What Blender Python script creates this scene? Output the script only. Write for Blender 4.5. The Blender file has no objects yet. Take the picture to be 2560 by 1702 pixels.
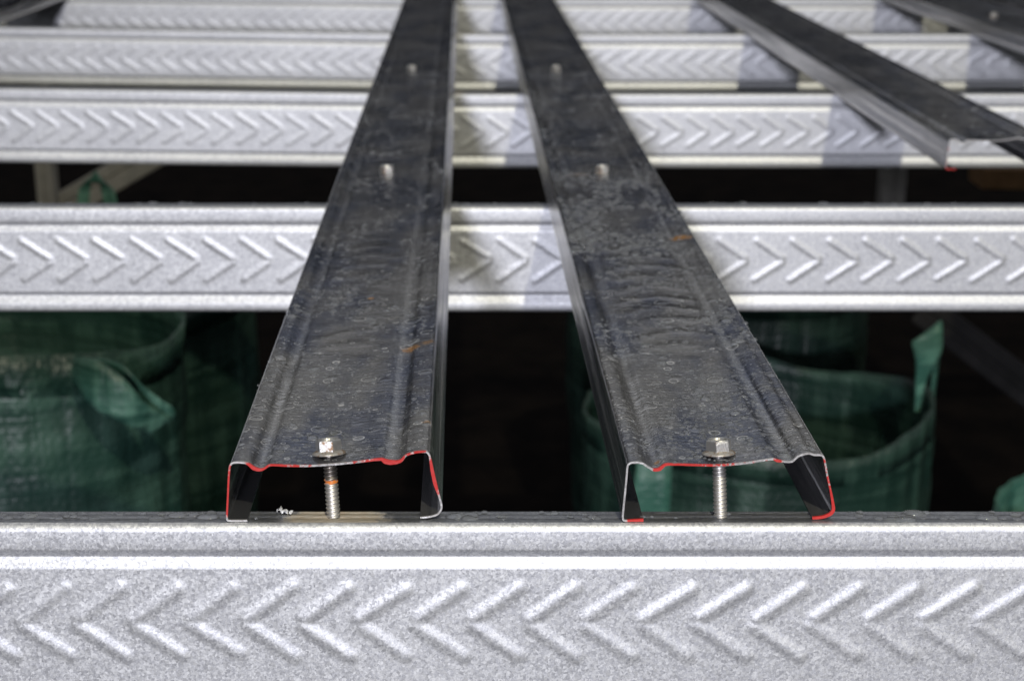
import bpy, math, random
import numpy as np
from mathutils import Vector, noise
random.seed(7)
rng = np.random.default_rng(11)
S = bpy.context.scene
COL = S.collection

# ------------------------------------------------------------ camera
F, VP = 4000.0, 1241.0
TH = math.atan(VP / F)
CT, ST, H = math.cos(TH), math.sin(TH), 0.2206
cam_d = bpy.data.cameras.new('camera')
cam_d.sensor_width = 36.0
cam_d.lens = 36.0 * F / 2560.0
cam_d.clip_start, cam_d.clip_end = 0.02, 200.0
cam_d.dof.use_dof = True
cam_d.dof.focus_distance = 0.565
cam_d.dof.aperture_fstop = 17.0
cam = bpy.data.objects.new('camera', cam_d)
cam.location = (0, 0, H)
cam.rotation_euler = (math.pi / 2 - TH, 0, 0)
COL.objects.link(cam)
S.camera = cam

# ------------------------------------------------------------ light: a dark night yard, two floodlights behind the camera
W = bpy.data.worlds.new('World')
S.world = W
W.use_nodes = True
bg = W.node_tree.nodes['Background']
bg.inputs[1].default_value = 1.0
_tc = W.node_tree.nodes.new('ShaderNodeTexCoord')
_sx = W.node_tree.nodes.new('ShaderNodeSeparateXYZ')
_rp = W.node_tree.nodes.new('ShaderNodeValToRGB')       # black horizon, dim overhead, bright band between added to light the batten tops
W.node_tree.links.new(_tc.outputs['Generated'], _sx.inputs[0])
W.node_tree.links.new(_sx.outputs[2], _rp.inputs[0])
W.node_tree.links.new(_rp.outputs[0], bg.inputs[0])
_cr = _rp.color_ramp
_cr.elements[0].position = 0.33
_cr.elements[0].color = (0.008, 0.0085, 0.010, 1)
_cr.elements[1].position = 0.95
_cr.elements[1].color = (0.06, 0.062, 0.068, 1)
_e = _cr.elements.new(0.48)
_e.color = (0.84, 0.86, 0.92, 1)
_e = _cr.elements.new(0.62)
_e.color = (0.36, 0.37, 0.40, 1)


def lamp(name, loc, target, energy, size, color):
    l = bpy.data.lights.new(name, 'AREA')
    l.shape = 'DISK'
    l.size = size
    l.energy = energy
    l.color = color
    o = bpy.data.objects.new(name, l)
    o.location = loc
    o.rotation_euler = (Vector(target) - Vector(loc)).to_track_quat('-Z', 'Y').to_euler()
    COL.objects.link(o)
    return o


lamp('warm_floodlight', (0.72, -2.1, 3.1), (0.2, 1.4, 0), 106, 0.09, (1.0, 0.94, 0.71))
lamp('cool_floodlight', (-.18, -3.2, .56), (0, 1.2, 0), 112, 0.20, (0.885, 0.89, 1.0))

S.view_settings.view_transform = 'Standard'
S.view_settings.look = 'None'
S.view_settings.exposure = 0.0
S.view_settings.gamma = 1.0
S.view_settings.use_curve_mapping = False
S.cycles.max_bounces = 8
S.cycles.transparent_max_bounces = 12


# ------------------------------------------------------------ measuring helper: photo point at a known depth -> metres
def at(px, py, y):
    v = py - 851.0
    u = ((v + VP) / F) / (1 - v * VP / F ** 2)
    return Vector(((px - 1280.0) / F * (CT + u * ST) * y, y, H - u * y))


# ------------------------------------------------------------ materials
class NT:
    def __init__(self, name):
        self.m = bpy.data.materials.new(name)
        self.m.use_nodes = True
        self.t = self.m.node_tree
        self.t.nodes.clear()
        self.out = self.n('ShaderNodeOutputMaterial')

    def n(self, typ, **kw):
        nd = self.t.nodes.new(typ)
        for k, v in kw.items():
            setattr(nd, k, v)
        return nd

    def l(self, a, b):
        self.t.links.new(a, b)

    def put(self, inp, v):
        if hasattr(v, 'is_linked') or isinstance(v, bpy.types.NodeSocket):
            self.l(v, inp)
        else:
            inp.default_value = v

    def math(self, op, a, b=0.0, c=0.0, clamp=False):
        nd = self.n('ShaderNodeMath', operation=op, use_clamp=clamp)
        for i, v in enumerate((a, b, c)):
            self.put(nd.inputs[i], v)
        return nd.outputs[0]

    def vmath(self, op, a, b=(0, 0, 0)):
        nd = self.n('ShaderNodeVectorMath', operation=op)
        self.put(nd.inputs[0], a)
        self.put(nd.inputs[1], b)
        return nd

    def smooth(self, v, a, b, lo=0.0, hi=1.0):
        nd = self.n('ShaderNodeMapRange', interpolation_type='SMOOTHSTEP')
        self.put(nd.inputs[0], v)
        for i, x in enumerate((a, b, lo, hi)):
            self.put(nd.inputs[i + 1], x)
        return nd.outputs[0]

    def mix(self, f, a, b):
        nd = self.n('ShaderNodeMix', data_type='RGBA')
        self.put(nd.inputs[0], f)
        self.put(nd.inputs[6], a if isinstance(a, bpy.types.NodeSocket) else (*a, 1))
        self.put(nd.inputs[7], b if isinstance(b, bpy.types.NodeSocket) else (*b, 1))
        return nd.outputs[2]

    def pos(self, scale=(1, 1, 1)):
        g = self.n('ShaderNodeTexCoord')
        if scale == (1, 1, 1):
            return g.outputs['Object']
        return self.vmath('MULTIPLY', g.outputs['Object'], scale).outputs[0]

    def noise(self, vec, scale, detail=3.0, rough=0.55, dist=0.0):
        nd = self.n('ShaderNodeTexNoise')
        self.put(nd.inputs['Vector'], vec)
        nd.inputs['Scale'].default_value = scale
        nd.inputs['Detail'].default_value = detail
        nd.inputs['Roughness'].default_value = rough
        nd.inputs['Distortion'].default_value = dist
        return nd.outputs[0]

    def voro(self, vec, scale, feature='F1', rnd=1.0):
        nd = self.n('ShaderNodeTexVoronoi', feature=feature)
        self.put(nd.inputs['Vector'], vec)
        nd.inputs['Scale'].default_value = scale
        nd.inputs['Randomness'].default_value = rnd
        return nd

    def bump(self, h, strength, dist, normal=None):
        nd = self.n('ShaderNodeBump')
        nd.inputs['Strength'].default_value = strength
        nd.inputs['Distance'].default_value = dist
        self.put(nd.inputs['Height'], h)
        if normal is not None:
            self.l(normal, nd.inputs['Normal'])
        return nd.outputs[0]

    def principled(self, **kw):
        p = self.n('ShaderNodeBsdfPrincipled')
        for k, v in kw.items():
            if isinstance(v, tuple) and len(v) == 3 and k == 'Base Color':
                v = (*v, 1)
            self.put(p.inputs[k], v)
        self.l(p.outputs[0], self.out.inputs[0])
        return p


def mat_galv(name, wet=False):
    """Spangled zinc; with wet=True the darker water-marked top strip."""
    t = NT(name)
    P = t.pos()
    geo = t.n('ShaderNodeNewGeometry')
    warp = t.n('ShaderNodeTexNoise')
    t.l(P, warp.inputs['Vector'])
    warp.inputs['Scale'].default_value = 900
    wv = t.vmath('SCALE', t.vmath('SUBTRACT', warp.outputs[1], (0.5, 0.5, 0.5)).outputs[0])
    wv.inputs[3].default_value = 0.0012
    PW = t.vmath('ADD', P, wv.outputs[0]).outputs[0]
    v1 = t.voro(PW, 1150)
    v2 = t.voro(PW, 2500)
    amp = t.vmath('SUBTRACT', v1.outputs['Color'], (0.5, 0.5, 0.5))
    amp2 = t.vmath('SUBTRACT', v2.outputs['Color'], (0.5, 0.5, 0.5))
    s1 = t.vmath('SCALE', amp.outputs[0]); s1.inputs[3].default_value = 0.085
    s2 = t.vmath('SCALE', amp2.outputs[0]); s2.inputs[3].default_value = 0.06
    nn = t.vmath('ADD', t.vmath('ADD', geo.outputs['Normal'], s1.outputs[0]).outputs[0], s2.outputs[0])
    nn = t.vmath('NORMALIZE', nn.outputs[0]).outputs[0]
    lum = t.n('ShaderNodeSeparateColor')
    t.l(v1.outputs['Color'], lum.inputs[0])
    lum2 = t.n('ShaderNodeSeparateColor')
    t.l(v2.outputs['Color'], lum2.inputs[0])
    big = t.noise(P, 9, 4)
    k = t.math('ADD', t.math('MULTIPLY', lum.outputs[0], 0.6), t.math('MULTIPLY', lum2.outputs[1], 0.4))
    k = t.math('ADD', k, t.math('MULTIPLY', t.math('SUBTRACT', big, 0.5), 0.5), clamp=True)
    if wet:
        c = t.mix(t.smooth(k, .1, .9), (0.20, 0.21, 0.25), (0.30, 0.31, 0.34))
        rough = 0.33
    else:
        c = t.mix(t.smooth(k, .1, .9), (0.46, 0.47, 0.505), (0.72, 0.73, 0.75))
        rough = t.math('ADD', 0.48, t.math('MULTIPLY', lum.outputs[2], 0.12))
    if wet:
        # wash lines along the flange and the dry dust patch where the near screw was drilled
        st = t.noise(t.pos((6, 260, 1)), 8, 4, .6)
        c = t.mix(t.smooth(st, .5, .72), c, (0.40, 0.42, 0.46))
        d = t.vmath('LENGTH', t.vmath('MULTIPLY', t.vmath('SUBTRACT', P, (-0.0605, 0.0055, 0.0)).outputs[0], (1, 1.6, 1)).outputs[0]).outputs[1]
        dn = t.math('ADD', d, t.math('MULTIPLY', t.math('SUBTRACT', t.noise(P, 320, 5, .7), 0.5), 0.016))
        dust = t.smooth(dn, 0.013, 0.021, 0.92, 0.0)
        dc = t.mix(t.noise(P, 420, 3), (0.40, 0.30, 0.21), (0.42, 0.41, 0.37))
        c = t.mix(dust, c, dc)
        met = t.math('SUBTRACT', 0.65, dust, clamp=True)
        rough = t.math('ADD', 0.33, t.math('MULTIPLY', dust, 0.5))
        h = t.noise(t.pos((1, 4, 1)), 220, 4, .6)
        nn = t.bump(h, .5, .0012)
        t.principled(**{'Base Color': c, 'Metallic': met, 'Roughness': rough, 'Normal': nn})
    else:
        t.principled(**{'Base Color': c, 'Metallic': 0.64, 'Roughness': rough, 'Normal': nn})
    return t.m


def mat_batten(name, rust=(), tone=1.0, ripple=(0, 0, 0)):
    """Oiled, rain-marked dark steel sheet: dried drop rings, streaks, a few rust dots."""
    t = NT(name)
    P = t.pos()
    n1 = t.noise(t.pos((1, .55, 1)), 26, 5, .6)
    streak = t.noise(t.pos((8, 60, 8)), 9, 5, .65)
    base = t.mix(t.smooth(n1, .38, .60), (0.095 * tone, 0.115 * tone, 0.180 * tone), (0.34 * tone, 0.33 * tone, 0.31 * tone))
    hatch = t.noise(t.pos((60, 900, 60)), 1.0, 3, .6)
    base = t.mix(t.math('MULTIPLY', t.smooth(hatch, .42, .70), .40), base, (0.38 * tone, 0.39 * tone, 0.43 * tone))
    spx = t.n('ShaderNodeSeparateXYZ')
    t.l(P, spx.inputs[0])
    wx = t.math('ADD', spx.outputs[0], t.math('MULTIPLY', t.math('SUBTRACT', t.noise(P, 160, 4), .5), .004))
    film = t.smooth(t.math('ABSOLUTE', t.math('SUBTRACT', wx, .0128)), .0004, .0022, 1.0, 0.0)
    film2 = t.smooth(t.math('ABSOLUTE', t.math('SUBTRACT', wx, .0555)), .0004, .0024, 1.0, 0.0)
    film = t.math('MULTIPLY', t.math('MAXIMUM', film, film2), t.smooth(t.noise(P, 20, 2), .3, .5))
    base = t.mix(t.math('MULTIPLY', film, .35), base, (0.40, 0.42, 0.48))
    base = t.mix(t.math('MULTIPLY', t.smooth(streak, .45, .75), .45), base, (0.36, 0.36, 0.37))
    rough = t.math('ADD', 0.17, t.math('MULTIPLY', n1, 0.14))
    h = t.math('MULTIPLY', streak, 0.35)
    hsum = marks = None
    for sc, rmax, seed in ((135, .48, 0.0), (260, .46, 3.1), (560, .44, 7.7)):
        wob = t.n('ShaderNodeTexNoise')
        t.l(P, wob.inputs['Vector'])
        wob.inputs['Scale'].default_value = sc * 1.7
        w = t.vmath('SCALE', t.vmath('SUBTRACT', wob.outputs[1], (.5, .5, .5)).outputs[0])
        w.inputs[3].default_value = .16 / sc
        Q = t.vmath('ADD', t.vmath('MULTIPLY', P, (1, 1, .05)).outputs[0], w.outputs[0])
        Q = t.vmath('ADD', Q.outputs[0], (seed, seed * 1.3, 0)).outputs[0]
        v = t.voro(Q, sc)
        sep = t.n('ShaderNodeSeparateColor')
        t.l(v.outputs['Color'], sep.inputs[0])
        region = t.smooth(t.noise(t.vmath('ADD', P, (seed, 0, 0)).outputs[0], 22, 3), .36, .52)
        r = t.math('MULTIPLY', t.math('MULTIPLY', t.math('POWER', sep.outputs[0], 1.4), rmax), region)
        q = t.math('SUBTRACT', v.outputs['Distance'], r)
        ring = t.math('MULTIPLY', t.smooth(t.math('ABSOLUTE', q), 0.0, 0.055, 1.0, 0.0), t.smooth(r, .10, .2))
        ring = t.math('MULTIPLY', ring, sep.outputs[1])
        inside = t.math('MULTIPLY', t.smooth(q, -0.05, 0.0, 1.0, 0.0), t.smooth(r, .06, .14))
        base = t.mix(t.math('MULTIPLY', inside, t.math('MULTIPLY', sep.outputs[2], .65)), base, (0.36, 0.375, 0.42))
        base = t.mix(t.math('MULTIPLY', ring, .6), base, (0.66, 0.67, 0.70))
        mk = t.math('MAXIMUM', t.math('MULTIPLY', ring, .75), t.math('MULTIPLY', inside, t.math('MULTIPLY', sep.outputs[2], .38)))
        marks = mk if marks is None else t.math('MAXIMUM', marks, mk)
        dome = t.math('MULTIPLY', inside, t.smooth(q, -.35, 0.0, 1.0, 0.0))
        hh = t.math('MULTIPLY', dome, 90.0 / sc)
        hsum = hh if hsum is None else t.math('ADD', hsum, hh)
    met = t.math('SUBTRACT', 0.90, t.math('MAXIMUM', marks, t.math('MULTIPLY', film, .3)), clamp=True)
    # painted falloff: colour darkens along the length, standing in for dimmer far reflections
    far_dim = t.math('ADD', spx.outputs[1], t.math('MULTIPLY', t.math('SUBTRACT', t.noise(P, 18, 4, .6), .5), .45))
    far_dim = t.smooth(far_dim, .06, .46)
    base = t.mix(t.math('MULTIPLY', far_dim, .38), base, (0.022, 0.024, 0.030))
    met = t.math('ADD', met, t.math('MULTIPLY', far_dim, .10), clamp=True)
    for (x, y, z, rad, str_) in rust:
        d = t.vmath('LENGTH', t.vmath('SUBTRACT', P, (x, y, z)).outputs[0]).outputs[1]
        d = t.math('ADD', d, t.math('MULTIPLY', t.math('SUBTRACT', t.noise(P, 700, 3), .5), rad * 1.1))
        m = t.smooth(d, rad * .35, rad, str_, 0.0)
        base = t.mix(m, base, (0.36, 0.17, 0.035))
        met = t.math('SUBTRACT', met, t.math('MULTIPLY', m, .7), clamp=True)
    # roll-forming chatter: bowed ripples in patches
    sp = t.n('ShaderNodeSeparateXYZ')
    t.l(P, sp.inputs[0])
    xc = t.math('SUBTRACT', sp.outputs[0], .0345)
    bow = t.math('MULTIPLY', t.math('COSINE', t.math('MULTIPLY', xc, 150.0)), 1.9)
    ph = t.math('ADD', t.math('SUBTRACT', t.math('MULTIPLY', sp.outputs[1], 330.0), bow), t.math('MULTIPLY', t.noise(P, 34, 3), 6.5))
    rip = t.math('POWER', t.math('ADD', t.math('MULTIPLY', t.math('SINE', ph), .5), .5), 2.0)
    rip = t.math('MULTIPLY', rip, t.smooth(t.math('ABSOLUTE', xc), .013, .021, 1.0, 0.0))
    patch = t.math('MULTIPLY', t.smooth(t.noise(P, 9, 2), .48, .64), .6)
    if ripple[2]:
        win = t.math('MULTIPLY', t.smooth(spx.outputs[1], ripple[0], ripple[0] + .07), t.smooth(spx.outputs[1], ripple[1] - .08, ripple[1], ripple[2], 0.0))
        patch = t.math('MAXIMUM', patch, t.math('MULTIPLY', win, t.smooth(t.noise(P, 60, 3), .25, .5)))
    rip = t.math('MULTIPLY', rip, patch)
    rip = t.math('MULTIPLY', rip, t.smooth(sp.outputs[1], .07, .16))
    base = t.mix(t.math('MULTIPLY', rip, .22), base, (0.34, 0.325, 0.31))
    hsum = t.math('ADD', t.math('MULTIPLY', hsum, .55), h)
    grit = t.noise(t.pos((1, .8, 1)), 900, 3, .65)
    hsum = t.math('ADD', hsum, t.math('MULTIPLY', grit, t.math('MULTIPLY', t.smooth(t.noise(P, 30, 2), .40, .60), .45)))
    nrm = t.bump(hsum, .75, .0009)
    nrm = t.bump(rip, .42, .0010, nrm)
    t.principled(**{'Base Color': base, 'Metallic': met, 'Roughness': rough, 'Normal': nrm,
                    'Coat Weight': 0.25, 'Coat Roughness': 0.15})
    return t.m


def mat_side(name):
    """Cleaner rolled side wall: long die lines along the length."""
    t = NT(name)
    lines = t.noise(t.pos((1, 3, 330)), 1.0, 4, .65)
    mot = t.noise(t.pos((1, 1, 1)), 60, 4)
    c = t.mix(t.smooth(lines, .38, .66), (0.12, 0.125, 0.15), (0.85, 0.83, 0.82))
    c = t.mix(t.math('MULTIPLY', mot, .2), c, (0.30, 0.30, 0.32))
    nrm = t.bump(lines, .5, .0012)
    t.principled(**{'Base Color': c, 'Metallic': 0.85, 'Roughness': 0.24, 'Normal': nrm})
    return t.m


def mat_edge(name):
    """Sheared edge: bright steel with brushed-on red paint (per-vertex paint amount)."""
    t = NT(name)
    a = t.n('ShaderNodeAttribute', attribute_name='paint')
    n = t.noise(t.pos(), 600, 4, .6)
    f = t.math('ADD', a.outputs['Fac'], t.math('MULTIPLY', t.math('SUBTRACT', n, .5), 1.5))
    f = t.smooth(f, .45, .65)
    steel = t.mix(t.noise(t.pos(), 900, 3), (0.42, 0.40, 0.38), (0.75, 0.74, 0.73))
    c = t.mix(f, steel, (0.48, 0.028, 0.024))
    t.principled(**{'Base Color': c, 'Metallic': t.math('MULTIPLY', t.math('SUBTRACT', 1.0, f), .8),
                    'Roughness': 0.42, 'Normal': t.bump(n, .4, .0006)})
    return t.m


def mat_screw(name, rusty):
    t = NT(name)
    P = t.pos()
    n = t.noise(P, 340, 5, .65)
    n2 = t.noise(P, 1300, 3)
    c = t.mix(n2, (0.46, 0.45, 0.43), (0.68, 0.67, 0.65))
    lim = .56 if rusty else .62
    m = t.smooth(n, lim, lim + .12)
    c = t.mix(m, c, (0.30, 0.15, 0.06))
    t.principled(**{'Base Color': c, 'Metallic': t.math('SUBTRACT', .95, t.math('MULTIPLY', m, .7)),
                    'Roughness': t.math('ADD', .44, t.math('MULTIPLY', m, .25)),
                    'Normal': t.bump(n2, .35, .0003)})
    return t.m


def mat_washer(name):
    t = NT(name)
    n = t.noise(t.pos(), 420, 5, .65)
    c = t.mix(t.smooth(n, .46, .66), (0.42, 0.40, 0.37), (0.24, 0.14, 0.07))
    t.principled(**{'Base Color': c, 'Metallic': .6, 'Roughness': .45, 'Normal': t.bump(n, .4, .0004)})
    return t.m


def mat_shaft(name, band):
    t = NT(name)
    P = t.pos()
    sp = t.n('ShaderNodeSeparateXYZ')
    t.l(P, sp.inputs[0])
    n = t.noise(P, 500, 4)
    c = t.mix(n, (0.55, 0.53, 0.50), (0.82, 0.80, 0.77))
    met = .9
    if band:
        z = t.math('ADD', sp.outputs[2], t.math('MULTIPLY', t.math('SUBTRACT', t.noise(P, 260, 4), .5), .007))
        m = t.math('MULTIPLY', t.smooth(z, -.0112, -.0100), t.smooth(z, -.0092, -.0084, 1.0, 0.0))
        c = t.mix(m, c, (0.62, 0.19, 0.035))
        top = t.smooth(z, -.0088, -.0083)
        c = t.mix(t.math('MULTIPLY', top, .75), c, (0.16, 0.13, 0.10))
        met = t.math('SUBTRACT', .9, t.math('MULTIPLY', m, .8))
    t.principled(**{'Base Color': c, 'Metallic': met, 'Roughness': .45})
    return t.m


def mat_bag(name, tone=1.0):
    t = NT(name)
    P = t.pos()
    wr = t.noise(P, 7, 3, .5, .3)
    wr2 = t.noise(t.pos((1, 1, .35)), 30, 4, .6)
    sp = t.n('ShaderNodeSeparateXYZ')
    t.l(P, sp.inputs[0])
    an = t.math('ARCTAN2', sp.outputs[1], sp.outputs[0])
    weave = t.math('MULTIPLY', t.math('SINE', t.math('MULTIPLY', an, 110.0)), t.math('SINE', t.math('MULTIPLY', sp.outputs[2], 520.0)))
    band = t.smooth(t.math('SINE', t.math('MULTIPLY', sp.outputs[2], 78.0)), .1, .9)
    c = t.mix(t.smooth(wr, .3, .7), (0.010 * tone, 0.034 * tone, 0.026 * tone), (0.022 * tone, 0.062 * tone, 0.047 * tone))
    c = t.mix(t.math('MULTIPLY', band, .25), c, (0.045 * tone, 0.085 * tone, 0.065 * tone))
    hz = t.noise(t.pos((3, 3, 60)), 1.0, 4, .6)
    vt = t.noise(t.vmath('MULTIPLY', P, (1, 1, .06)).outputs[0], 55, 3, .55)
    crease = t.math('ADD', t.math('MULTIPLY', hz, .5), t.math('MULTIPLY', vt, .5))
    c = t.mix(t.smooth(crease, .47, .60), c, (0.045 * tone, 0.100 * tone, 0.076 * tone))
    wr = t.math('ADD', wr, t.math('MULTIPLY', crease, .9))
    hgt = t.math('ADD', t.math('ADD', t.math('MULTIPLY', wr, 1.2), t.math('MULTIPLY', wr2, .6)), t.math('MULTIPLY', weave, .02))
    t.principled(**{'Base Color': c, 'Roughness': .42, 'Specular IOR Level': .5, 'Normal': t.bump(hgt, .6, .012)})
    return t.m


def mat_plain(name, c1, c2, scale=40, rough=.6, metal=0.0, bump=.3, spec=.5):
    t = NT(name)
    n = t.noise(t.pos(), scale, 5, .6)
    t.principled(**{'Base Color': t.mix(t.smooth(n, .3, .7), c1, c2), 'Roughness': rough, 'Metallic': metal, 'Specular IOR Level': spec,
                    'Normal': t.bump(n, bump, .004)})
    return t.m


def mat_water(name):
    """Clear rain drop: what lies below shows through, the surface mirrors the lamps."""
    t = NT(name)
    tr = t.n('ShaderNodeBsdfTransparent')
    tr.inputs[0].default_value = (0.93, 0.95, 0.97, 1)
    gl = t.n('ShaderNodeBsdfGlossy')
    gl.inputs['Roughness'].default_value = 0.06
    fr = t.n('ShaderNodeFresnel')
    fr.inputs[0].default_value = 1.42
    mx = t.n('ShaderNodeMixShader')
    df = t.n('ShaderNodeBsdfDiffuse')
    df.inputs[0].default_value = (0.55, 0.57, 0.62, 1)
    m0 = t.n('ShaderNodeMixShader')
    m0.inputs[0].default_value = 0.16
    t.l(tr.outputs[0], m0.inputs[1])
    t.l(df.outputs[0], m0.inputs[2])
    t.l(fr.outputs[0], mx.inputs[0])
    t.l(m0.outputs[0], mx.inputs[1])
    t.l(gl.outputs[0], mx.inputs[2])
    t.l(mx.outputs[0], t.out.inputs[0])
    return t.m


# ------------------------------------------------------------ mesh helpers
def mesh_obj(name, verts, faces, mat, parent=None, smooth=True, loc=None):
    me = bpy.data.meshes.new(name)
    me.from_pydata([tuple(v) for v in verts], [], [tuple(int(i) for i in f) for f in faces])
    me.validate()
    me.update()
    if smooth:
        me.polygons.foreach_set('use_smooth', [True] * len(me.polygons))
    if mat:
        me.materials.append(mat)
    o = bpy.data.objects.new(name, me)
    COL.objects.link(o)
    if parent:
        o.parent = parent
    if loc is not None:
        o.location = loc
    return o


def empty(name, loc, rot=(0, 0, 0)):
    o = bpy.data.objects.new(name, None)
    o.empty_display_size = .02
    o.location = loc
    o.rotation_euler = rot
    COL.objects.link(o)
    return o


def tag(o, label=None, cat=None, group=None, kind=None):
    if label: o['label'] = label
    if cat: o['category'] = cat
    if group: o['group'] = group
    if kind: o['kind'] = kind
    return o


def grid_faces(nu, nv, flip=False, closed_v=False):
    f = []
    for i in range(nu - 1):
        for j in range(nv if closed_v else nv - 1):
            k = (j + 1) % nv
            q = (i * nv + j, i * nv + k, (i + 1) * nv + k, (i + 1) * nv + j)
            f.append(q[::-1] if flip else q)
    return f


# ------------------------------------------------------------ the ground
ground = mesh_obj('ground', [(-40, -40, 0), (40, -40, 0), (40, 40, 0), (-40, 40, 0)], [(0, 1, 2, 3)],
                  mat_plain('ground_soil', (0.004, 0.0035, 0.0035), (0.009, 0.007, 0.006), 12, .95, spec=.02), loc=(0, 0, -.78))
tag(ground, kind='structure')

# ------------------------------------------------------------ joists
M_galv = mat_galv('galvanised_spangle')
M_top = mat_galv('galvanised_wet_top', True)


def arcpts(cy, cz, r, a0, a1, n):
    return [(cy + r * math.cos(math.radians(a0 + (a1 - a0) * i / n)), cz + r * math.sin(math.radians(a0 + (a1 - a0) * i / n))) for i in range(n + 1)]


def strip(name, pts, xs, mat, parent, bend, edge_sharp=None):
    pts = np.array(pts)
    V = []
    for x in xs:
        b = bend(x)
        for (y, z) in pts:
            V.append((x, y, z + b))
    return mesh_obj(name, V, grid_faces(len(xs), len(pts)), mat, parent)


def joist(y0, label, pitch, dx, zc, half, amp, wid, sign, vx, vis, bend_k, xl=1.75, res=.0008, low=0.0):
    root = empty('steel_joist', (0, y0, 0))
    tag(root, label, 'joist', 'galvanised joists under the battens')
    bend = lambda x: bend_k * max(0.0, -x - .06)
    xs = np.linspace(-xl, xl, 71)
    dep = .0126
    top = [(dep, -.0035)] + arcpts(dep - .0008, -.0008, .0008, 0, 90, 3) + \
          [(.0108, 0), (.0101, -.00035), (.0094, 0), (.0072, 0), (.0065, -.00035), (.0058, 0), (.0026, 0)]
    strip('top_flange', top, xs, M_top, root, bend)
    front = arcpts(.0026, -.0026, .0026, 90, 180, 8) + \
        [(0, -.0055), (0, -.0086)] + [(.0001, -.0093), (.0005, -.0100), (.0014, -.0116), (.0017, -.0121), (.0016, -.0125),
         (.0003, -.0149), (.0001, -.0154), (0, -.0162)]
    strip('top_lip', front, xs, M_galv, root, bend)
    bot = [(0, -.0553), (.0001, -.0557), (.0006, -.0564), (.0019, -.0579), (.0023, -.0584), (.0020, -.0590),
           (.0004, -.0629), (.0001, -.0636), (0, -.0642)] + arcpts(.0022, -.0669, .0022, 180, 270, 6) + [(dep, -.0691)]
    bot = [(p, q - low) for p, q in bot]
    strip('bottom_lip', bot, xs, M_galv, root, bend)
    strip('back_web', [(dep, -.0691 - low), (dep, -.0035)], xs, M_galv, root, bend)
    # front web with pressed chevrons
    fx = np.concatenate([np.arange(-xl, -vis, .02), np.arange(-vis, vis, res), np.arange(vis, xl + .001, .02)])
    zt, zb = -.0162, -.0553 - low
    nz = max(12, int((zt - zb) / res))
    fz = np.linspace(zt, zb, nz)
    X, Z = np.meshgrid(fx, fz, indexing='ij')
    hgt = np.zeros_like(X)
    r2 = np.random.default_rng(int(y0 * 1000))
    for k in range(int((-xl - vx) / pitch), int((xl - vx) / pitch) + 1):
        v0 = vx + k * pitch
        if abs(v0) > vis - .03:
            continue
        i0, i1 = np.searchsorted(fx, [v0 - dx - .006, v0 + dx + .006])
        for s in (1, -1):
            j = r2.normal(0, .0003, 4)
            ax, az = v0 + sign * .0018 + j[0], zc + s * .0013 + j[1]
            bx, bz = v0 + sign * dx + j[2], zc + s * half + j[3]
            px, pz = X[i0:i1] - ax, Z[i0:i1] - az
            lx, lz = bx - ax, bz - az
            tt = np.clip((px * lx + pz * lz) / (lx * lx + lz * lz), 0, 1)
            d = np.hypot(px - tt * lx, pz - tt * lz)
            a = amp * (.85 + .3 * r2.random())
            hgt[i0:i1] = np.maximum(hgt[i0:i1], a * (0.5 + 0.5 * np.cos(np.pi * np.clip(d / wid, 0, 1))))
    B = bend_k * np.maximum(0, -X - .06)
    Y = -hgt
    V = np.stack([X, Y, Z + B], -1).reshape(-1, 3)
    nu, nv = len(fx), nz
    ii = (np.arange(nu - 1)[:, None] * nv + np.arange(nv - 1)[None, :]).ravel()
    Fc = np.stack([ii, ii + 1, ii + nv + 1, ii + nv], -1)
    me = bpy.data.meshes.new('web')
    me.vertices.add(len(V)); me.vertices.foreach_set('co', V.ravel())
    me.loops.add(Fc.size); me.loops.foreach_set('vertex_index', Fc.ravel())
    me.polygons.add(len(Fc)); me.polygons.foreach_set('loop_start', np.arange(0, Fc.size, 4))
    me.polygons.foreach_set('use_smooth', np.ones(len(Fc), bool))
    me.update(); me.validate()
    me.materials.append(M_galv)
    o = bpy.data.objects.new('web', me)
    COL.objects.link(o)
    o.parent = root
    return root


JY = [.4995, .996, 1.476, 1.958, 2.425]
joist(JY[0], 'nearest galvanised joist, left-pointing chevrons, the two screwed batten ends resting on it', .0195, .0175, -.0362, .0128, .00060, .0038, 1, -.1712, .24, 0, low=.016)
joist(JY[1], 'second galvanised joist back, crisp right-pointing chevrons, green sacks showing below it', .0235, .0190, -.0345, .0130, .00072, .0031, -1, -.295, .40, 0, res=.001)
joist(JY[2], 'galvanised joist just behind the cut end of the right batten, right-pointing chevrons', .0232, .0190, -.0345, .0130, .00072, .0031, -1, -.444, .58, .013, res=.0013)
joist(JY[3], 'galvanised joist with left-pointing chevrons, second from the top of the photo', .0234, .0190, -.0345, .0130, .00072, .0031, 1, -.6155, .76, .015, res=.0015)
joist(JY[4], 'farthest galvanised joist, blurred chevrons, along the top edge of the photo', .0234, .0190, -.0345, .0130, .00072, .0031, 1, -.645, .95, .013, res=.0018)

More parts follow.
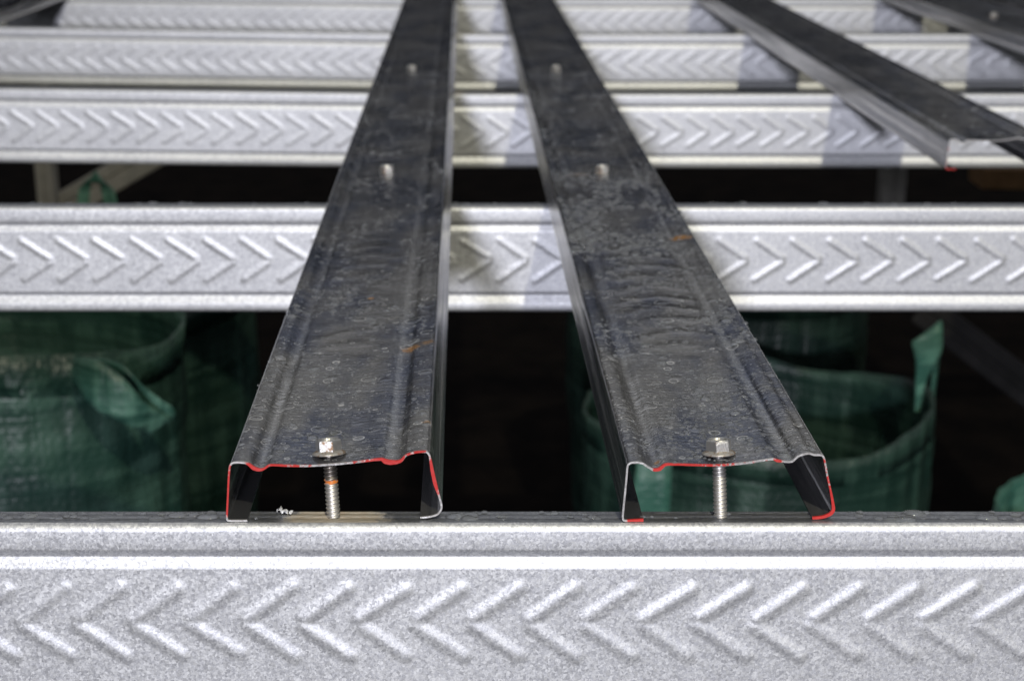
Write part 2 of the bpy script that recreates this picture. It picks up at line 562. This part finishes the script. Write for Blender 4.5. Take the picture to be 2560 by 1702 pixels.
# ------------------------------------------------------------ battens (top-hat sections)
B1 = [(-90.17, .0), (-93.49, .0), (-96.3, .05), (-97.2, .6), (-97.15, 3.01), (-96.6, 8.6), (-96.01, 14.94), (-95.4, 19.66), (-94.89, 20.92), (-94.02, 21.5), (-92.0, 21.62), (-90.0, 21.54), (-88.39, 20.84), (-86.98, 19.66), (-85.18, 18.99), (-83.71, 19.27), (-82.0, 20.42), (-79.99, 20.52), (-76.34, 20.33), (-68.3, 20.17), (-60.97, 20.64), (-52.18, 21.43), (-44.11, 22.41), (-42.67, 21.82), (-41.03, 21.43), (-37.92, 21.54), (-36.06, 23.38), (-34.22, 24.17), (-32.02, 24.67), (-29.1, 24.75), (-28.19, 24.28), (-27.49, 22.8), (-26.64, 18.09), (-25.62, 12.96), (-24.57, 8.6), (-23.77, 5.01), (-24.09, 3.01), (-25.59, 1.33), (-28.75, .53), (-31.34, .29)]
B2 = [(44.79, .0), (41.08, .0), (38.3, .1), (37.55, .81), (37.51, 3.01), (38.08, 10.98), (38.5, 17.3), (38.66, 20.05), (39.33, 21.23), (40.6, 21.7), (43.52, 21.54), (45.0, 20.76), (46.68, 19.58), (48.16, 19.03), (49.61, 19.35), (51.58, 20.84), (54.51, 20.84), (58.9, 20.64), (68.42, 20.25), (73.53, 20.45), (80.81, 21.23), (88.07, 22.41), (89.55, 21.86), (91.4, 21.5), (94.51, 21.43), (96.07, 22.99), (98.21, 23.97), (100.38, 24.36), (102.05, 23.81), (104.61, 23.66), (105.5, 22.8), (106.06, 20.84), (107.04, 16.51), (108.47, 10.98), (109.67, 6.21), (110.1, 3.41), (109.38, 1.81), (107.96, .93), (105.77, .29), (102.65, .05)]
P1 = [0, 0, .1, .3, .9, .95, .9, .6, .2, .0, .0, .3, .9, 1, .8, .9, .7, .9, .7, .5, .2, .5, .9, 1, 1, .9, .6, .7, .9, .7, .2, .6, 1, 1, .5, 0, 0, 0, 0, 0]
P2 = [1, .95, .3, 0, 0, 0, 0, 0, 0, 0, 0, 0, .1, .8, 1, 1, .8, .9, .7, .5, .35, .5, .9, .6, .1, 0, 0, 0, 0, .1, .5, .6, .5, .7, 1, 1, 1, 1, 1, 1]
T1 = {12: 1.5, 13: 2.0, 14: 1.6, 22: 1.4, 23: 2.6, 24: 2.6, 25: 1.6, 32: 1.8, 33: 2.0}
T2 = {0: 1.7, 1: 1.3, 13: 1.5, 14: 1.9, 15: 1.4, 22: 1.5, 34: 1.5, 35: 1.9, 36: 2.0, 37: 1.8, 38: 1.6, 39: 1.4}
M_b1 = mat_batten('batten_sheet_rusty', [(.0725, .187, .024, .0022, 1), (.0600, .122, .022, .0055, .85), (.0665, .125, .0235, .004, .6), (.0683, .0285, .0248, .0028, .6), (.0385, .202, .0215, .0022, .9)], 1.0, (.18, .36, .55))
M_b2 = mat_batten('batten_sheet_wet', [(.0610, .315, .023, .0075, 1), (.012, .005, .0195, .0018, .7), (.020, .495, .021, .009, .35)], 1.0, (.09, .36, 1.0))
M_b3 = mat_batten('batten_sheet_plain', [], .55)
M_side = mat_side('batten_side_wall')
M_edge = mat_edge('painted_cut_edge')
ANG = math.atan(.0298)
TK = .0005


def densify(p, n=3):
    """Catmull-Rom through the measured profile."""
    p = [Vector(q) for q in p]
    out, idx = [], []
    for i in range(len(p) - 1):
        a, b, c, d = p[max(i - 1, 0)], p[i], p[i + 1], p[min(i + 2, len(p) - 1)]
        for k in range(n):
            t = k / n
            # centripetal-ish: clamp tangents to segment length
            L = (c - b).length
            m0 = (c - a); m1 = (d - b)
            m0 = m0.normalized() * L if m0.length > 0 else m0
            m1 = m1.normalized() * L if m1.length > 0 else m1
            h00 = 2*t**3 - 3*t*t + 1; h10 = t**3 - 2*t*t + t; h01 = -2*t**3 + 3*t*t; h11 = t**3 - t*t
            out.append(b * h00 + m0 * h10 + c * h01 + m1 * h11)
            idx.append(i + t)
    out.append(p[-1]); idx.append(len(p) - 1)
    return out, idx


def batten(prof, paint, thick, x_left, y_end, y_far, label, msheet, edge_label):
    ox = prof[4][0]
    pts0 = [((x - ox) / 1000, z / 1000) for x, z in prof]
    pts, idx = densify(pts0)
    n = len(pts)
    nor = []
    for i in range(n):
        d = (pts[min(i + 1, n - 1)] - pts[max(i - 1, 0)]).normalized()
        nor.append(Vector((d.y, -d.x)))      # inward side
    inn = [pts[i] + nor[i] * TK for i in range(n)]
    for i in range(n):
        if inn[i].y < TK * .5 and pts[i].y < .0008:
            pass
    root = empty('roof_batten', (x_left - .0298 * (y_end - .5024), y_end, .0003), (0, 0, ANG))
    tag(root, label, 'batten', 'dark steel battens laid across the joists')
    L = y_far - y_end
    ys = np.concatenate([np.linspace(0, .4, 41), np.linspace(.42, L, max(6, int((L - .4) / .05)))])

    def wob(y, i):
        return .00025 * noise.noise(Vector((pts[i].x * 25, y * 14, ox))) * min(1, pts[i].y / .019)

    xl, xr = pts0[11][0], pts0[29][0]
    zl, zr = pts0[11][1], pts0[29][1]

    def ease(y, i, z):
        x = pts[i].x
        if not (xl < x < xr) or z < .012:
            return z
        k = .55 * min(1, max(0, (y - .01) / .16))
        flat = zl + (zr - zl) * (x - xl) / (xr - xl) - .0012
        return z + (flat - z) * k * min(1, (x - xl) / .002, (xr - x) / .002)

    def sheet(name, a, b, mat, parent):
        ids = range(a, b + 1)
        V = []
        for y in ys:
            for i in ids:
                w = wob(y, i)
                V.append((pts[i].x, y, ease(y, i, pts[i].y) + w))
        nb = b - a + 1
        nO = len(V)
        for y in ys:
            for i in ids:
                w = wob(y, i)
                V.append((inn[i].x, y, ease(y, i, inn[i].y) + w))
        Fo = grid_faces(len(ys), nb)
        Fi = [tuple(q + nO for q in f[::-1]) for f in Fo]
        e = (len(ys) - 1) * nb
        caps = [(j, j + 1, nO + j + 1, nO + j) for j in range(nb - 1)] + [(e + j + 1, e + j, nO + e + j, nO + e + j + 1) for j in range(nb - 1)]
        sides = []
        if a == 0:
            sides += [(k * nb, (k + 1) * nb, nO + (k + 1) * nb, nO + k * nb)[::-1] for k in range(len(ys) - 1)]
        if b == n - 1:
            sides += [(k * nb + nb - 1, (k + 1) * nb + nb - 1, nO + (k + 1) * nb + nb - 1, nO + k * nb + nb - 1) for k in range(len(ys) - 1)]
        # caps and rims get vertices of their own so the shading stays crisp
        V2 = list(V)
        F2 = Fo + Fi
        for f in caps + sides:
            s = len(V2)
            V2 += [V[q] for q in f]
            F2.append((s, s + 1, s + 2, s + 3))
        return mesh_obj(name, V2, F2, mat, parent)

    c = lambda k: k * 3
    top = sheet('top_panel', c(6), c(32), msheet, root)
    wl = sheet('side_wall', c(4), c(6), M_side, root)
    sheet('bottom_lip', 0, c(4), M_side, wl)
    wr = sheet('side_wall', c(32), c(35), M_side, root)
    sheet('bottom_lip', c(35), n - 1, M_side, wr)
    # the sheared, paint-marked end
    V, Fs, pa = [], [], []
    for i in range(n):
        k0 = int(idx[i]); fr = idx[i] - k0; k1 = min(k0 + 1, len(prof) - 1)
        amt = paint[k0] * (1 - fr) + paint[k1] * fr
        tm = thick.get(k0, 1.0) * (1 - fr) + thick.get(k1, 1.0) * fr
        o = pts[i] - nor[i] * (.00006 + .00012 * (tm - 1))
        q = pts[i] + nor[i] * (TK * tm + .00006)
        jit = .00008 * noise.noise(Vector((i * .7, ox, 3)))
        w0 = wob(0, i)
        V += [(o.x, .0004, o.y + w0), (o.x, -.0003, o.y + jit + w0), (q.x, -.0003, q.y + jit + w0), (q.x, .0004, q.y + w0)]
        pa += [amt] * 4
        if i:
            b = i * 4; a = b - 4
            for k in range(3):
                Fs.append((a + k, a + k + 1, b + k + 1, b + k))
    eo = mesh_obj('cut_edge', V, Fs, M_edge, root, smooth=False)
    eo['label'] = edge_label
    at_ = eo.data.attributes.new('paint', 'FLOAT', 'POINT')
    if len(at_.data) == len(pa):
        at_.data.foreach_set('value', pa)
    return root


YF = 3.3
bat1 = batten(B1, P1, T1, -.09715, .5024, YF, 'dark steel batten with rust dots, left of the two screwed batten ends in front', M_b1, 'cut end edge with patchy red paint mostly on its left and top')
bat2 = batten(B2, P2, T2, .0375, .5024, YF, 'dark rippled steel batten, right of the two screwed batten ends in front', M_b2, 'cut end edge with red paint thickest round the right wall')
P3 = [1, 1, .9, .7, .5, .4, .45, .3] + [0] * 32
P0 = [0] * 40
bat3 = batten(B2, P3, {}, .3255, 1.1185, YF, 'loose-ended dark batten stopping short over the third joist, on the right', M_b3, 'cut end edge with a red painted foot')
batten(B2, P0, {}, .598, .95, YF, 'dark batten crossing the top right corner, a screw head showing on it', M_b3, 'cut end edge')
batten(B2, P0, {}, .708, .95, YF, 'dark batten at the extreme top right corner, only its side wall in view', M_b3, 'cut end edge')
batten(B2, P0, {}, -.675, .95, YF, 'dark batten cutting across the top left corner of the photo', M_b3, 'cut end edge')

# ------------------------------------------------------------ hex screws
def lathe(prof, seg, a0=0.0):
    V, Fs = [], []
    for r, z in prof:
        for k in range(seg):
            a = a0 + 2 * math.pi * k / seg
            V.append((r * math.cos(a), r * math.sin(a), z))
    return V, grid_faces(len(prof), seg, closed_v=True)


def make_screw(rusty, label, band, hexrot):
    root = empty('hex_screw', (0, 0, 0))
    tag(root, label, 'screw', 'hex screws through the battens')
    R = .0045
    # hex head: six flats, chamfered rim, shallow dish on top
    V, Fs = [], []
    rings = [(.60, .0043), (.66, .0049), (.86, .0051), (.965, .0047), (1.0, .0041), (1.0, .0011)]
    sub = 4
    seg = 6 * sub
    for i, (q, z) in enumerate(rings):
        for k in range(seg):
            c0 = math.pi / 3 * (k // sub); c1 = c0 + math.pi / 3; f = (k % sub) / sub
            hx = math.cos(c0) * (1 - f) + math.cos(c1) * f
            hy = math.sin(c0) * (1 - f) + math.sin(c1) * f
            if i < 3:
                m = math.hypot(hx, hy); hx, hy = hx / m * .93, hy / m * .93
            zz = z - (.0011 * max(0, math.hypot(hx, hy) - .88) / .12 * .5 if i == 4 else 0)
            ca, sa = math.cos(hexrot), math.sin(hexrot)
            V.append((R * q * (hx * ca - hy * sa), R * q * (hx * sa + hy * ca), zz))
    Fs = grid_faces(len(rings), seg, closed_v=True, flip=True)
    s = len(V)
    V.append((0, 0, .0042))
    Fs += [(s, k, (k + 1) % seg) for k in range(seg)]
    hd = mesh_obj('head', V, Fs, mat_screw('screw_head_zinc' if not rusty else 'screw_head_rusted', rusty), root, smooth=False)
    Vw, Fw = lathe([(.0001, .0014), (.0040, .0013), (.0049, .0009), (.0057, .0004), (.0058, .0001), (.0056, -.0002), (.0030, -.0002)], 40)
    mesh_obj('washer', Vw, [f[::-1] for f in Fw], mat_washer('washer_stained'), root)
    # threaded shaft: one helix
    pitch, r0, dep = .00138, .00240, .00050
    zs = np.arange(-.0001, -.0222, -.000085)
    V = []
    ns = 28
    for z in zs:
        for k in range(ns):
            ph = (-z / pitch + k / ns) % 1.0
            tri = 1 - abs(2 * ph - 1)
            r = r0 - dep * (1 - min(1, tri * 1.35))
            if z > -.0022:
                r = r0 - dep * .55
            a = 2 * math.pi * k / ns
            V.append((r * math.cos(a), r * math.sin(a), float(z)))
    mesh_obj('threaded_shaft', V, grid_faces(len(zs), ns, closed_v=True, flip=True), mat_shaft('shaft_zinc_banded' if band else 'shaft_zinc', band), root)
    return root


def aim(root, top, bottom):
    d = (Vector(top) - Vector(bottom)).normalized()
    root.location = top
    root.rotation_euler = d.to_track_quat('Z', 'Y').to_euler()


s1 = make_screw(True, 'rust-edged hex screw with an orange-stained shaft through the left front batten end', True, math.radians(38))
aim(s1, (-.0626, .5118, .0213), (-.0613, .5072, -.0005))
s2 = make_screw(False, 'bright hex screw with wet washer through the right front batten end', False, math.radians(60))
aim(s2, (.0708, .5118, .0213), (.0717, .5077, -.0005))


def copy_thing(root, label):
    c = root.copy(); COL.objects.link(c); c['label'] = label
    for ch in root.children:
        d = ch.copy(); COL.objects.link(d); d.parent = c
    return c


for src, p, lab in ((s1, (-.0795, .9985 + .006, .0200), 'blurred screw head on the left front batten, above the second joist'),
                    (s1, (.0575, .9985 + .006, .0200), 'blurred screw head on the right front batten, above the second joist'),
                    (s1, (-.0925, 1.483, .0200), 'tiny blurred screw head on the left front batten, above the third joist'),
                    (s1, (.0405, 1.483, .0200), 'tiny blurred screw head on the right front batten, above the third joist'),
                    (s1, (.583, 1.965, .0200), 'faint screw head on the batten crossing the top right corner')):
    k = copy_thing(src, lab)
    k.location = p
    k.rotation_euler = (0, 0, p[1] * 9)

# bright drill swarf beside the left screw
V, Fs = [], []
for c0, r0 in (((-.0800, .5095, .0016), .0017), ((-.0776, .5085, .0012), .0015), ((-.0787, .509, .0009), .0012), ((-.0762, .5083, .0010), .0011)):
    for k in range(7):
        a = rng.normal(0, 1, 3); a /= np.linalg.norm(a)
        b = np.cross(a, rng.normal(0, 1, 3)); b /= np.linalg.norm(b)
        c = np.array(c0) + rng.normal(0, r0 * .3, 3)
        c[2] = max(c[2], .0008)
        q = [c + a * r0 * .6, c + b * r0 * .3, c - a * r0 * .5 + b * r0 * .1, c - b * r0 * .35]
        s = len(V)
        nrm = np.cross(a, b) * .00012
        for p in q: V.append(tuple(np.maximum(p, [-9, -9, .0004])))
        for p in q: V.append(tuple(np.maximum(p + nrm, [-9, -9, .0005])))
        Fs += [(s, s+1, s+2, s+3), (s+4, s+7, s+6, s+5)] + [(s+i, s+4+i, s+4+(i+1) % 4, s+(i+1) % 4) for i in range(4)]
tag(mesh_obj('drill_swarf', V, Fs, mat_plain('swarf_steel', (.8, .8, .82), (.95, .95, .96), 300, .40, .45, .1), smooth=False),
    'small heap of bright drill swarf on the nearest joist, left of the rusty screw', 'swarf')

# ------------------------------------------------------------ rain drops
M_water = mat_water('rain_water')


def drops_mesh(name, centres, label, cat):
    seg = 8
    Vs, Fs = [], []
    for (x, y, z, r, hh, asp, rot) in centres:
        s = len(Vs)
        lev = [(1.0, 0.0), (.90, .42), (.62, .80), (.28, .97)]
        ca, sa = math.cos(rot), math.sin(rot)
        for (q, t) in lev:
            for k in range(seg):
                a = 2 * math.pi * k / seg
                ux, uy = r * q * math.cos(a), r * q * asp * math.sin(a)
                Vs.append((x + ux * ca - uy * sa, y + ux * sa + uy * ca, z + hh * t))
        Vs.append((x, y, z + hh))
        for i in range(3):
            for k in range(seg):
                k2 = (k + 1) % seg
                Fs.append((s + i * seg + k, s + i * seg + k2, s + (i + 1) * seg + k2, s + (i + 1) * seg + k))
        for k in range(seg):
            Fs.append((s + 3 * seg + k, s + 3 * seg + (k + 1) % seg, s + 4 * seg))
    o = mesh_obj(name, Vs, Fs, M_water)
    return tag(o, label, cat, kind='stuff')


def panel_height(prof, x, y):
    ox = prof[4][0]
    xs = [(p[0] - ox) / 1000 for p in prof[7:31]]
    zs = [p[1] / 1000 for p in prof[7:31]]
    z = float(np.interp(x, xs, zs))
    xl, xr = (prof[11][0] - ox) / 1000, (prof[29][0] - ox) / 1000
    if xl < x < xr:
        k = .55 * min(1, max(0, (y - .01) / .16)) * min(1, (x - xl) / .002, (xr - x) / .002)
        z += (prof[11][1] / 1000 + (prof[29][1] - prof[11][1]) / 1000 * (x - xl) / (xr - xl) - .0012 - z) * k
    return z


def scatter(bat, prof, n, dens):
    out = []
    o = bat.location
    ca, sa = math.cos(ANG), math.sin(ANG)
    tries = 0
    while len(out) < n and tries < n * 40:
        tries += 1
        x = rng.uniform(.002, .068)
        y = rng.uniform(.002, 1.0) ** 1.25 * 1.0
        if noise.noise(Vector((x * 40 + dens, y * 22, 1.7))) + .25 * noise.noise(Vector((x * 120, y * 70, dens))) < rng.uniform(-.25, .35):
            continue
        if abs(x - .0345) < .007 and y < .017:
            continue
        big = 1.7 if (dens > 1 and .28 < y < .50) else 1.0
        r = float(np.clip(rng.lognormal(-7.55, .55) * big, .00022, .0024))
        wx, wy = o.x + x * ca - y * sa, o.y + x * sa + y * ca
        out.append((wx, wy, panel_height(prof, x, y) + .0002, r, r * rng.uniform(.30, .50), rng.uniform(.8, 1.15), rng.uniform(0, 3)))
    return out


drops_mesh('rain_drops', scatter(bat1, B1, 2600, 0.0), 'clear rain drops sprinkled along the left front batten', 'water drops')
drops_mesh('rain_drops', scatter(bat2, B2, 6000, 5.0), 'clear rain drops sprinkled thickly along the right front batten', 'water drops')
for jy, rngx, n, lab in ((JY[0], .2, 150, 'flat rain drops along the top of the nearest joist'), (JY[1], .36, 150, 'flat rain drops along the top of the second joist')):
    cs = []
    for k in range(n):
        x = rng.uniform(-rngx, rngx)
        if jy < .6 and (-.1 < x < -.02 or .034 < x < .113):
            continue
        r = float(np.clip(rng.lognormal(-6.45, .5), .0006, .0042))
        cs.append((x, jy + rng.uniform(.0045, .0115), 0.00005, r, min(.0011, r * rng.uniform(.2, .35)), min(1, .0028 / r) * .8, 0))
    drops_mesh('rain_drops', cs, lab, 'water drops')
# a few beads round the right washer
cs = [(.0708 + .0064 * math.cos(a), .5112 + .0062 * math.sin(a), .0212, rng.uniform(.0004, .0008), .0004, 1, 0) for a in np.radians([195, 215, 232, 250, 268, 287, 318, 345, 20])]
cs += [(.0447, .5055, .0005, .0013, .0006, .8, 0), (.0480, .506, .0003, .0008, .0004, .8, 0), (.0560, .5052, .0003, .0008, .0005, .8, 0), (-.0875, .5045, .0004, .0007, .0006, 1, 0), (.0745, .5085, .0003, .0010, .0005, .8, 0)]
drops_mesh('rain_drops', cs, 'small beads of water round the right screw washer and foot', 'water drops')

# ------------------------------------------------------------ green woven sacks below the joists
M_bag = mat_bag('woven_sack_green')
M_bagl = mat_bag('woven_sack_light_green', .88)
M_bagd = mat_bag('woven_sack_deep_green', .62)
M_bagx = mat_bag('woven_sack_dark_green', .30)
M_strap = mat_bag('woven_strap_green', 2.0)
M_lit = mat_bag('woven_green_lit', 2.8)  # sack green lightened, painting in the light on these pieces
GZ = -.78


def sack(label, cx, cy, zr, rx, ry, seed, mat, taper=.92, sag=.0, back=0.0):
    hgt = zr - GZ
    root = empty('garden_sack', (cx, cy, GZ))
    tag(root, label, 'sack', 'green woven sacks below the joists')
    na, nh = 120, 44
    V = []
    for i in range(nh):
        t = i / (nh - 1)
        for k in range(na):
            a = 2 * math.pi * k / na
            ca, sa = math.cos(a), math.sin(a)
            p = Vector((ca * 1.6 + seed, sa * 1.6, t * 2.2))
            f = taper + (1 - taper) * min(1, t * 1.6)
            w = .045 * noise.noise(p * 1.1) + .014 * noise.noise(p * 3.1) + .010 * math.sin(a * 34 + 2 * noise.noise(p * 2)) * (.4 + .6 * noise.noise(p * 1.1) ** 2)
            w += .003 * math.sin(t * 46 + 3 * noise.noise(p)) * max(0, .2 + noise.noise(p * .9))
            w += .030 * (abs(noise.noise(p * 2.1 + Vector((5, 0, 0)))) - .25) + .016 * (abs(noise.noise(p * 4.7)) - .25)
            r = f * (1 + w)
            z = hgt * t + (.02 * noise.noise(Vector((ca * 1.3, sa * 1.3, seed))) + sag * ca + back * max(0.0, sa)) * t ** 4
            V.append((rx * r * ca, ry * r * sa, z))
    Fs = grid_faces(nh, na, closed_v=True)
    s = len(V)
    V.append((0, 0, .002))
    Fs += [(s, (k + 1) % na, k) for k in range(na)]
    b = mesh_obj('sack_body', V, Fs, mat, root)
    so = b.modifiers.new('cloth_thickness', 'SOLIDIFY')
    so.thickness = .003
    # turned-over hem round the mouth
    hv = []
    top = V[(nh - 1) * na: nh * na]
    mid = V[(nh - 5) * na: (nh - 4) * na]
    for f_, z_ in ((1.003, 0), (1.004, 1)):
        for k in range(na):
            p = Vector(top[k]).lerp(Vector(mid[k]), z_ * .8)
            hv.append((p.x * f_, p.y * f_, p.z + .002))
    hm = mesh_obj('hem', hv, grid_faces(2, na, closed_v=True, flip=True), mat, root)
    so = hm.modifiers.new('cloth_thickness', 'SOLIDIFY')
    so.thickness = .001
    return root


def ribbon(root, ctrl, mat=None, name='handle', n=8):
    """Flat strap through (centre, half-width vector) control points, in world metres."""
    cs = [Vector(c) - root.location for c, w in ctrl]
    ws = [Vector(w) for c, w in ctrl]
    V = []
    m = len(cs)

    def cr(a, b, c, d, t):
        return .5 * ((2 * b) + (c - a) * t + (2 * a - 5 * b + 4 * c - d) * t * t + (3 * b - a - 3 * c + d) * t ** 3)
    for i in range(m - 1):
        for k in range(n + (1 if i == m - 2 else 0)):
            t = k / n
            g = lambda L: cr(L[max(i - 1, 0)], L[i], L[i + 1], L[min(i + 2, m - 1)], t)
            c, w = g(cs), g(ws)
            for e in (-1, -.5, 0, .5, 1):
                V.append(tuple(c + w * e))
    o = mesh_obj(name, V, grid_faces(len(V) // 5, 5), mat or M_strap, root)
    so = o.modifiers.new('cloth_thickness', 'SOLIDIFY')
    so.thickness = .0025
    return o


a1 = sack('green woven sack at lower left, its strap handle hanging folded over the side', -.530, 1.46, -.192, .21, .15, 1.0, M_bagl, sag=-.03, back=.05)
ribbon(a1, [(at(188, 925, 1.330), Vector((.002, 0, .012))), (at(225, 945, 1.315), Vector((.006, 0, .017))), (at(285, 990, 1.310), Vector((.010, 0, .016))), (at(345, 1035, 1.315), Vector((.008, .002, .009))),
            (at(400, 1062, 1.335), Vector((.008, .006, .006)))])
ribbon(a1, [(at(405, 1064, 1.337), Vector((.010, .004, .004))), (at(398, 1020, 1.335), Vector((.013, .004, -.004))), (at(372, 975, 1.330), Vector((.010, .006, -.012))), (at(320, 940, 1.335), Vector((.004, .006, -.013))), (at(250, 912, 1.345), Vector((.002, .006, -.009)))])
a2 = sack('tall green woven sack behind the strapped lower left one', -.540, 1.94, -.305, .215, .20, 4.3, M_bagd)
y = 1.83
ribbon(a2, [(at(205, 560, 1.85), Vector((.007, 0, 0))), (at(208, 500, 1.85), Vector((.007, 0, .001))), (at(216, 455, 1.85), Vector((.007, 0, .005))), (at(240, 442, 1.85), Vector((.001, 0, .007))),
            (at(262, 458, 1.85), Vector((-.007, 0, .005))), (at(274, 500, 1.85), Vector((-.008, 0, .001))), (at(280, 560, 1.85), Vector((-.008, 0, 0)))])
b1 = sack('open green sack seen through the right gap, mouth dark, one handle sticking up', .262, 1.62, -.352, .185, .155, 8.8, M_bagd)
ribbon(b1, [(at(2296, 1030, 1.61), Vector((.003, .003, 0))), (at(2304, 960, 1.60), Vector((.006, .003, .002))), (at(2322, 895, 1.59), Vector((.013, .002, .004))), (at(2318, 838, 1.585), Vector((.015, .0, .008))),
            (at(2322, 826, 1.60), Vector((.012, .004, .010))), (at(2342, 850, 1.63), Vector((.006, .010, .002))), (at(2332, 960, 1.65), Vector((.004, .008, 0))), (at(2320, 1030, 1.66), Vector((.004, .008, 0)))], M_lit)
ribbon(b1, [(at(1640, 1080, 1.47), Vector((.016, 0, 0))), (at(1636, 1150, 1.455), Vector((.017, 0, 0))), (at(1630, 1230, 1.45), Vector((.018, 0, 0))), (at(1625, 1320, 1.455), Vector((.018, 0, 0)))], M_lit)
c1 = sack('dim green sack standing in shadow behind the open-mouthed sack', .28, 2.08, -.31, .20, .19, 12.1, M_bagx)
d1 = sack('green corner of a sack at the right edge, beside the open sack', .632, 1.34, -.372, .185, .18, 15.7, M_lit)

# ------------------------------------------------------------ posts and braces of the frame below
M_post = mat_plain('weathered_steel_post', (.17, .165, .155), (.25, .24, .22), 30, .6, .1)
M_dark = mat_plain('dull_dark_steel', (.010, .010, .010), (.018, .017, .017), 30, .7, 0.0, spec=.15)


def channel(name, a, b, w, d, mat, label, cat, group=None):
    """Lipped channel stud between two points, open side to the back."""
    a, b = Vector(a), Vector(b)
    zv = (b - a).normalized()
    xv = zv.cross(Vector((0, 1, 0))).normalized() * -1
    if abs(zv.z) > .99: xv = Vector((1, 0, 0))
    yv = zv.cross(xv).normalized()
    if yv.y < 0: yv = -yv
    t = .0015
    sec = [(-w/2, d), (-w/2, .002), (-w/2 + .002, 0), (-w*.12, 0), (-w*.08, .003), (w*.08, .003), (w*.12, 0), (w/2 - .002, 0), (w/2, .002), (w/2, d),
           (w/2 - t, d), (w/2 - t, t + .001), (w*.12, t + .001), (w*.08, .003 + t), (-w*.08, .003 + t), (-w*.12, t + .001), (-w/2 + t, t + .001), (-w/2 + t, d)]
    V = []
    for e in (Vector((0, 0, 0)), b - a):
        for (p, q) in sec:
            V.append(tuple(xv * p + yv * q + e))
    n = len(sec)
    Fs = [(k, (k + 1) % n, n + (k + 1) % n, n + k) for k in range(n)]
    o = mesh_obj(name, V, Fs, mat, None, smooth=False, loc=a)
    return tag(o, label, cat, group)


channel('steel_post', (-.722, 2.43, GZ), (-.722, 2.43, -.0692), .027, .03, M_post, 'beige steel post in the left gap, beside the diagonal brace', 'post', 'posts holding up the joists')
channel('steel_post', (.590, 2.43, -.46), (.590, 2.43, -.0692), .038, .03, M_post, 'grey steel post showing alone in the right gap', 'post', 'posts holding up the joists')
pa, pb = at(60, 575, 2.46), at(420, 365, 2.46)
channel('diagonal_brace', pa, pb, .044, .03, M_post, 'pale ribbed diagonal brace behind the green strap in the left gap', 'brace')
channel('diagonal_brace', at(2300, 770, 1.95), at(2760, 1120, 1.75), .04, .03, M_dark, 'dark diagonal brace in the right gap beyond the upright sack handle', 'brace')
ta, tb = at(2495, 440, 2.3), at(2640, 475, 2.25)
pl = mesh_obj('timber_offcut', [(-.05, 0, -.014), (.09, 0, -.016), (.09, 0, .012), (-.05, 0, .016), (-.05, .07, -.014), (.09, .07, -.016), (.09, .07, .012), (-.05, .07, .016)],
              [(0, 1, 2, 3), (5, 4, 7, 6), (3, 2, 6, 7), (1, 0, 4, 5), (0, 3, 7, 4), (2, 1, 5, 6)], mat_plain('raw_timber', (.16, .085, .03), (.22, .12, .05), 60, .8), None, False, at(2545, 450, 2.2))
bv = pl.modifiers.new('edges', 'BEVEL'); bv.width = .002
tag(pl, 'brown timber offcut at the right edge of the upper gap', 'timber')
